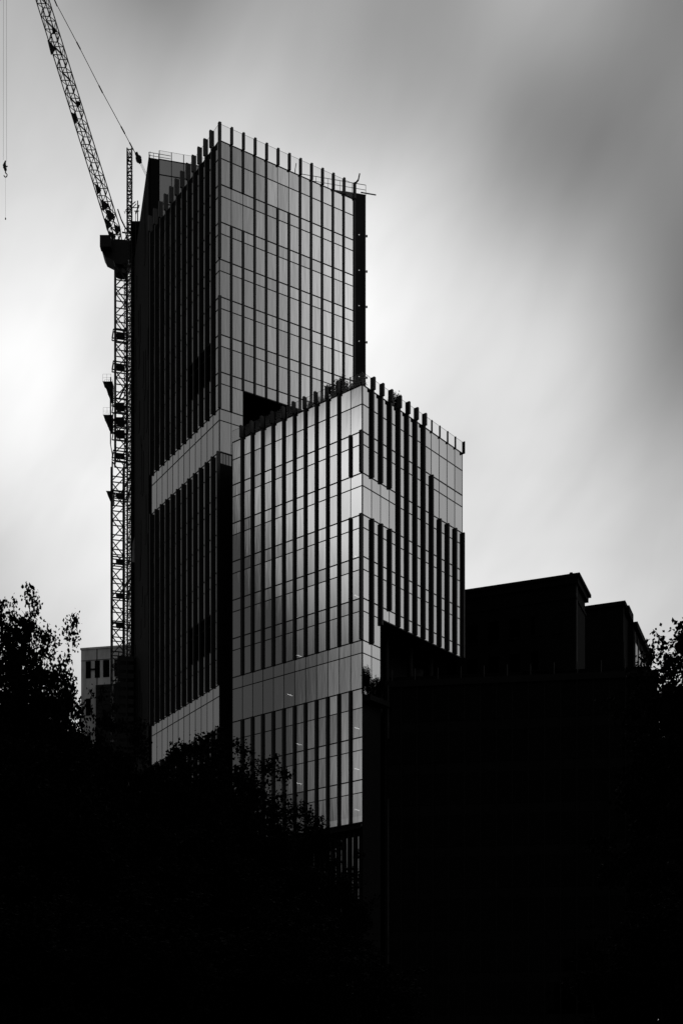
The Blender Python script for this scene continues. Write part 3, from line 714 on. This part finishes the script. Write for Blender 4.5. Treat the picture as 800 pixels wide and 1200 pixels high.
# ============================================================ trees
def tree_meshes(seed, r=4.5, h=17.6, nclump=620, lsize=.15):
    rd = random.Random(seed)
    wood = MB(); tips = []; cz = h*.60; hv = h*.40
    def lim_(v):
        u = v.normalized()
        return .80 + .36*noise.noise(u*1.7+Vector((seed*7.1, 0, 0))) + .26*noise.noise(u*4.2+Vector((seed*3.1, 2, 0)))
    def clip(c, k=1.0):
        v = Vector((c.x/r, c.y/r, (c.z-cz)/hv)); l = lim_(v)*k
        if v.length > l: v = v*(l/v.length)
        return Vector((v.x*r, v.y*r, v.z*hv+cz))
    def limb(p, d, ln, rad, depth):
        q = p
        for i in range(3):
            d = (d + Vector((rd.uniform(-.22,.22), rd.uniform(-.22,.22), rd.uniform(-.05,.18)))).normalized()
            t = clip(q + d*ln/3, .93) if q.z > h*.25 else q + d*ln/3
            wood.bar(q, t, rad*(1-i*.15), rad*(.85-i*.15), n=5); q = t
        if depth == 0: tips.append(q); return
        for k in range(rd.choice((2, 3, 3))):
            a = rd.uniform(0, 6.28); s = rd.uniform(.5, .95)
            limb(q, (d + Vector((math.cos(a)*s, math.sin(a)*s, rd.uniform(-.15, .45)))).normalized(), ln*rd.uniform(.62, .85), rad*.55, depth-1)
        tips.append(q)
    top = Vector((rd.uniform(-.3,.3), rd.uniform(-.3,.3), h*.28))
    wood.bar((0, 0, 0), top*.5, .34, .28, n=10); wood.bar(top*.5, top, .28, .22, n=10)
    for k in range(5):
        a = k*1.256+rd.uniform(-.4,.4); limb(top, Vector((math.cos(a)*.6, math.sin(a)*.6, rd.uniform(.6,1.2))).normalized(), h*.2, .15, 3)
    limb(top, Vector((0, 0, 1)), h*.24, .18, 3)
    lf = MB(); cl = [(t, 1) for t in tips]
    while len(cl) < nclump:                       # clumps: many near the uneven outer surface, some inside
        u = Vector((rd.gauss(0,1), rd.gauss(0,1), rd.gauss(0,1))).normalized(); shell = rd.random() < .72
        l = lim_(u)*(rd.uniform(.86, 1.0) if shell else rd.random()**.5)
        cl.append((Vector((u.x*r*l, u.y*r*l, cz+u.z*hv*l)), 0))
    for c, tip in cl:
        cr = rd.uniform(.32, .62); n = int(95*(cr/.5)**2)
        for b in range(rd.choice((2, 3))):        # each clump is a few tight sprigs
            off = Vector((rd.gauss(0,1), rd.gauss(0,1), rd.gauss(0,.8)))*cr*.55
            for k in range(n//2):
                p = c+off+Vector((rd.gauss(0,.5), rd.gauss(0,.5), rd.gauss(0,.4)))*cr*.62
                a = Vector((rd.gauss(0,1), rd.gauss(0,1), rd.gauss(0,.7))).normalized(); b_ = a.orthogonal().normalized()
                b_ = (Matrix.Rotation(rd.uniform(0, 6.28), 3, a) @ b_); s = lsize*rd.uniform(.6, 1.25); nn = a.cross(b_)
                i = len(lf.v)
                lf.v += [tuple(p), tuple(p+a*s*.45+b_*s*.42+nn*s*.1), tuple(p+a*s), tuple(p+a*s*.45-b_*s*.42+nn*s*.1)]
                lf.f.append((i, i+1, i+2, i+3)); lf.mi.append(0)
    return wood, lf
protos = []
for sd_ in (3, 11, 23):
    wd, lf = tree_meshes(sd_)
    protos.append((wd, lf)); 
meshes = []
for wd, lf in protos:
    a = wd.build('trunk', m_bark); b_ = lf.build('crown', m_leaf); meshes.append((a.data, b_.data)); bpy.data.objects.remove(a); bpy.data.objects.remove(b_)
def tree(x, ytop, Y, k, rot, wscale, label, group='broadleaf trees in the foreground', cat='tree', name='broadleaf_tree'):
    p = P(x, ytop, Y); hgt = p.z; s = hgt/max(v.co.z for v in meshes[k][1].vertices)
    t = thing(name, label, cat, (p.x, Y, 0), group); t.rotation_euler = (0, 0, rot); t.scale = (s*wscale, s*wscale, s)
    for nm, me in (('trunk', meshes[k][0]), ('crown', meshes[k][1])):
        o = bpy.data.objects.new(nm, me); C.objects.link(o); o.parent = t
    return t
tree(-8, 688, 47, 2, 4.4, .60, 'dark tree just behind the tallest one at the left edge')
tree(12, 667, 42, 0, 0.4, .57, 'tallest black tree at the left edge, open crown against the sky')
tree(-95, 720, 40, 1, 2.2, .9, 'black tree cut off by the left edge, left of the tallest tree')
tree(78, 792, 44, 2, 1.0, .6, 'lower black tree whose crown touches the pale concrete building')
tree(160, 858, 50, 1, 0.2, .8, 'black tree under the loading gantry, left of the tower base')
tree(226, 846, 52, 2, 3.9, 1.0, 'black tree whose top overlaps the lowest bright band of the tower')
tree(284, 888, 48, 0, 5.0, .95, 'black tree before the left corner of the glass block podium')
tree(345, 932, 44, 1, 4.1, .9, 'rightmost black tree of the left group, before the podium fins')
tree(100, 905, 36, 1, 5.6, 1.3, 'near black tree under the pale concrete building')
tree(240, 960, 34, 0, 2.0, 1.4, 'near black tree low before the tower base')
tree(-10, 850, 33, 2, 4.4, 1.3, 'near black tree in the lower left corner')
tree(862, 668, 60, 2, 0.9, .85, 'black tree cut off by the right edge beside the building with stepped cornices')
tree(845, 765, 52, 0, 2.9, .8, 'dark leafy tree low at the right edge, under the taller tree there')
tree(850, 718, 66, 1, 1.7, .75, 'dark tree filling in behind the tree at the right edge')
tree(822, 985, 30, 2, 2.2, 1.0, 'low black tree at the bottom near the right corner')
tree(830, 880, 42, 1, 0.9, .8, 'black tree in the bottom right corner')
tree(192, 850, 47, 0, 3.3, .8, 'dark tree hiding the left bottom end of the lowest bright tower band')
tree(118, 806, 54, 2, 1.9, .55, 'dark tree between the pale concrete building and the tower base')
tree(790, 1035, 27, 0, 5.2, 1.3, 'lowest black tree at the bottom of the right edge')
tree(345, 1050, 28, 2, 0.1, 1.6, 'low black tree near the bottom centre')
tree(130, 1030, 26, 0, 3.1, 1.8, 'lowest black tree near the bottom, left of centre')
tree(10, 1010, 24, 1, 1.1, 1.8, 'lowest black tree in the bottom left corner')
# shrubs: on the block's roof terrace and, on a ledge at the corner panes, in place of tree reflections
def shrub_mesh(seed, r, h, n):
    rd = random.Random(seed); lf = MB(); wd = MB()
    for k in range(7):
        a = rd.uniform(0, 6.28); q = Vector((math.cos(a)*r*.6, math.sin(a)*r*.6, h*rd.uniform(.6, 1.0))); wd.bar((0, 0, 0), q, .03, .01, n=4)
        for i in range(n//7):
            t = rd.uniform(.25, 1.08); p = q*t+Vector((rd.gauss(0,.16), rd.gauss(0,.16), rd.gauss(0,.14)))*r*1.3
            d = Vector((rd.gauss(0,1), rd.gauss(0,1), rd.gauss(0,1))).normalized(); b_ = d.orthogonal().normalized(); s = rd.uniform(.08, .16)
            j = len(lf.v); lf.v += [tuple(p), tuple(p+d*s*.5+b_*s*.3), tuple(p+d*s), tuple(p+d*s*.5-b_*s*.3)]; lf.f.append((j, j+1, j+2, j+3)); lf.mi.append(0)
    return wd, lf
sh = []
for s_ in (1, 2, 3):
    wd, lf = shrub_mesh(s_, .7, 1.5, 2600)
    a = wd.build('stems', m_bark); b_ = lf.build('foliage', m_leaf); sh.append((a.data, b_.data)); bpy.data.objects.remove(a); bpy.data.objects.remove(b_)
def shrub(p, s, k, rot, label, group, sz=None):
    t = thing('shrub', label, 'shrub', p, group); t.scale = (s, s, sz or s); t.rotation_euler = (0, 0, rot)
    for nm, me in (('stems', sh[k][0]), ('foliage', sh[k][1])):
        o = bpy.data.objects.new(nm, me); C.objects.link(o); o.parent = t
ords = ['first', 'second', 'third', 'fourth', 'fifth', 'sixth', 'seventh', 'eighth', 'ninth', 'tenth', 'eleventh', 'twelfth']
rd = random.Random(5)
for i in range(12):
    a = LB-1.0-i*1.32; s_ = rd.choice((.75, .9, 1.0, 1.15, .8)) if i != 9 else 1.35
    shrub(BL.p(a, bl[0], -.9-rd.random()*.6), s_, i % 3, rd.random()*6, '%s dark shrub from the left behind the glass balustrade of the roof terrace' % ords[i], 'shrubs on the roof terrace')
shrub(BR.p(5.7, bl[0], -.6), 1.0, 1, 0, 'lone dark shrub behind the right balustrade of the block roof', 'shrubs on the roof terrace')
mb = MB(); BR.box(mb, .05, 2*bBr+.3, zB(822), zB(816), -.01, .9); mb.build('ledge', m_dark, block)  # carries two shrubs put in for trees mirrored in the corner glass
shrub(BR.p(.25, zB(816), .45), .85, 0, 1, 'dark pointed shrub shape standing in for a reflected tree at the block corner', 'stand-ins for trees reflected in the corner panes', 1.7)
shrub(BR.p(2.0, zB(816), .45), .7, 1, 3, 'dark shrub shape standing in for a reflected tree, right end of the corner panes', 'stand-ins for trees reflected in the corner panes', 1.3)
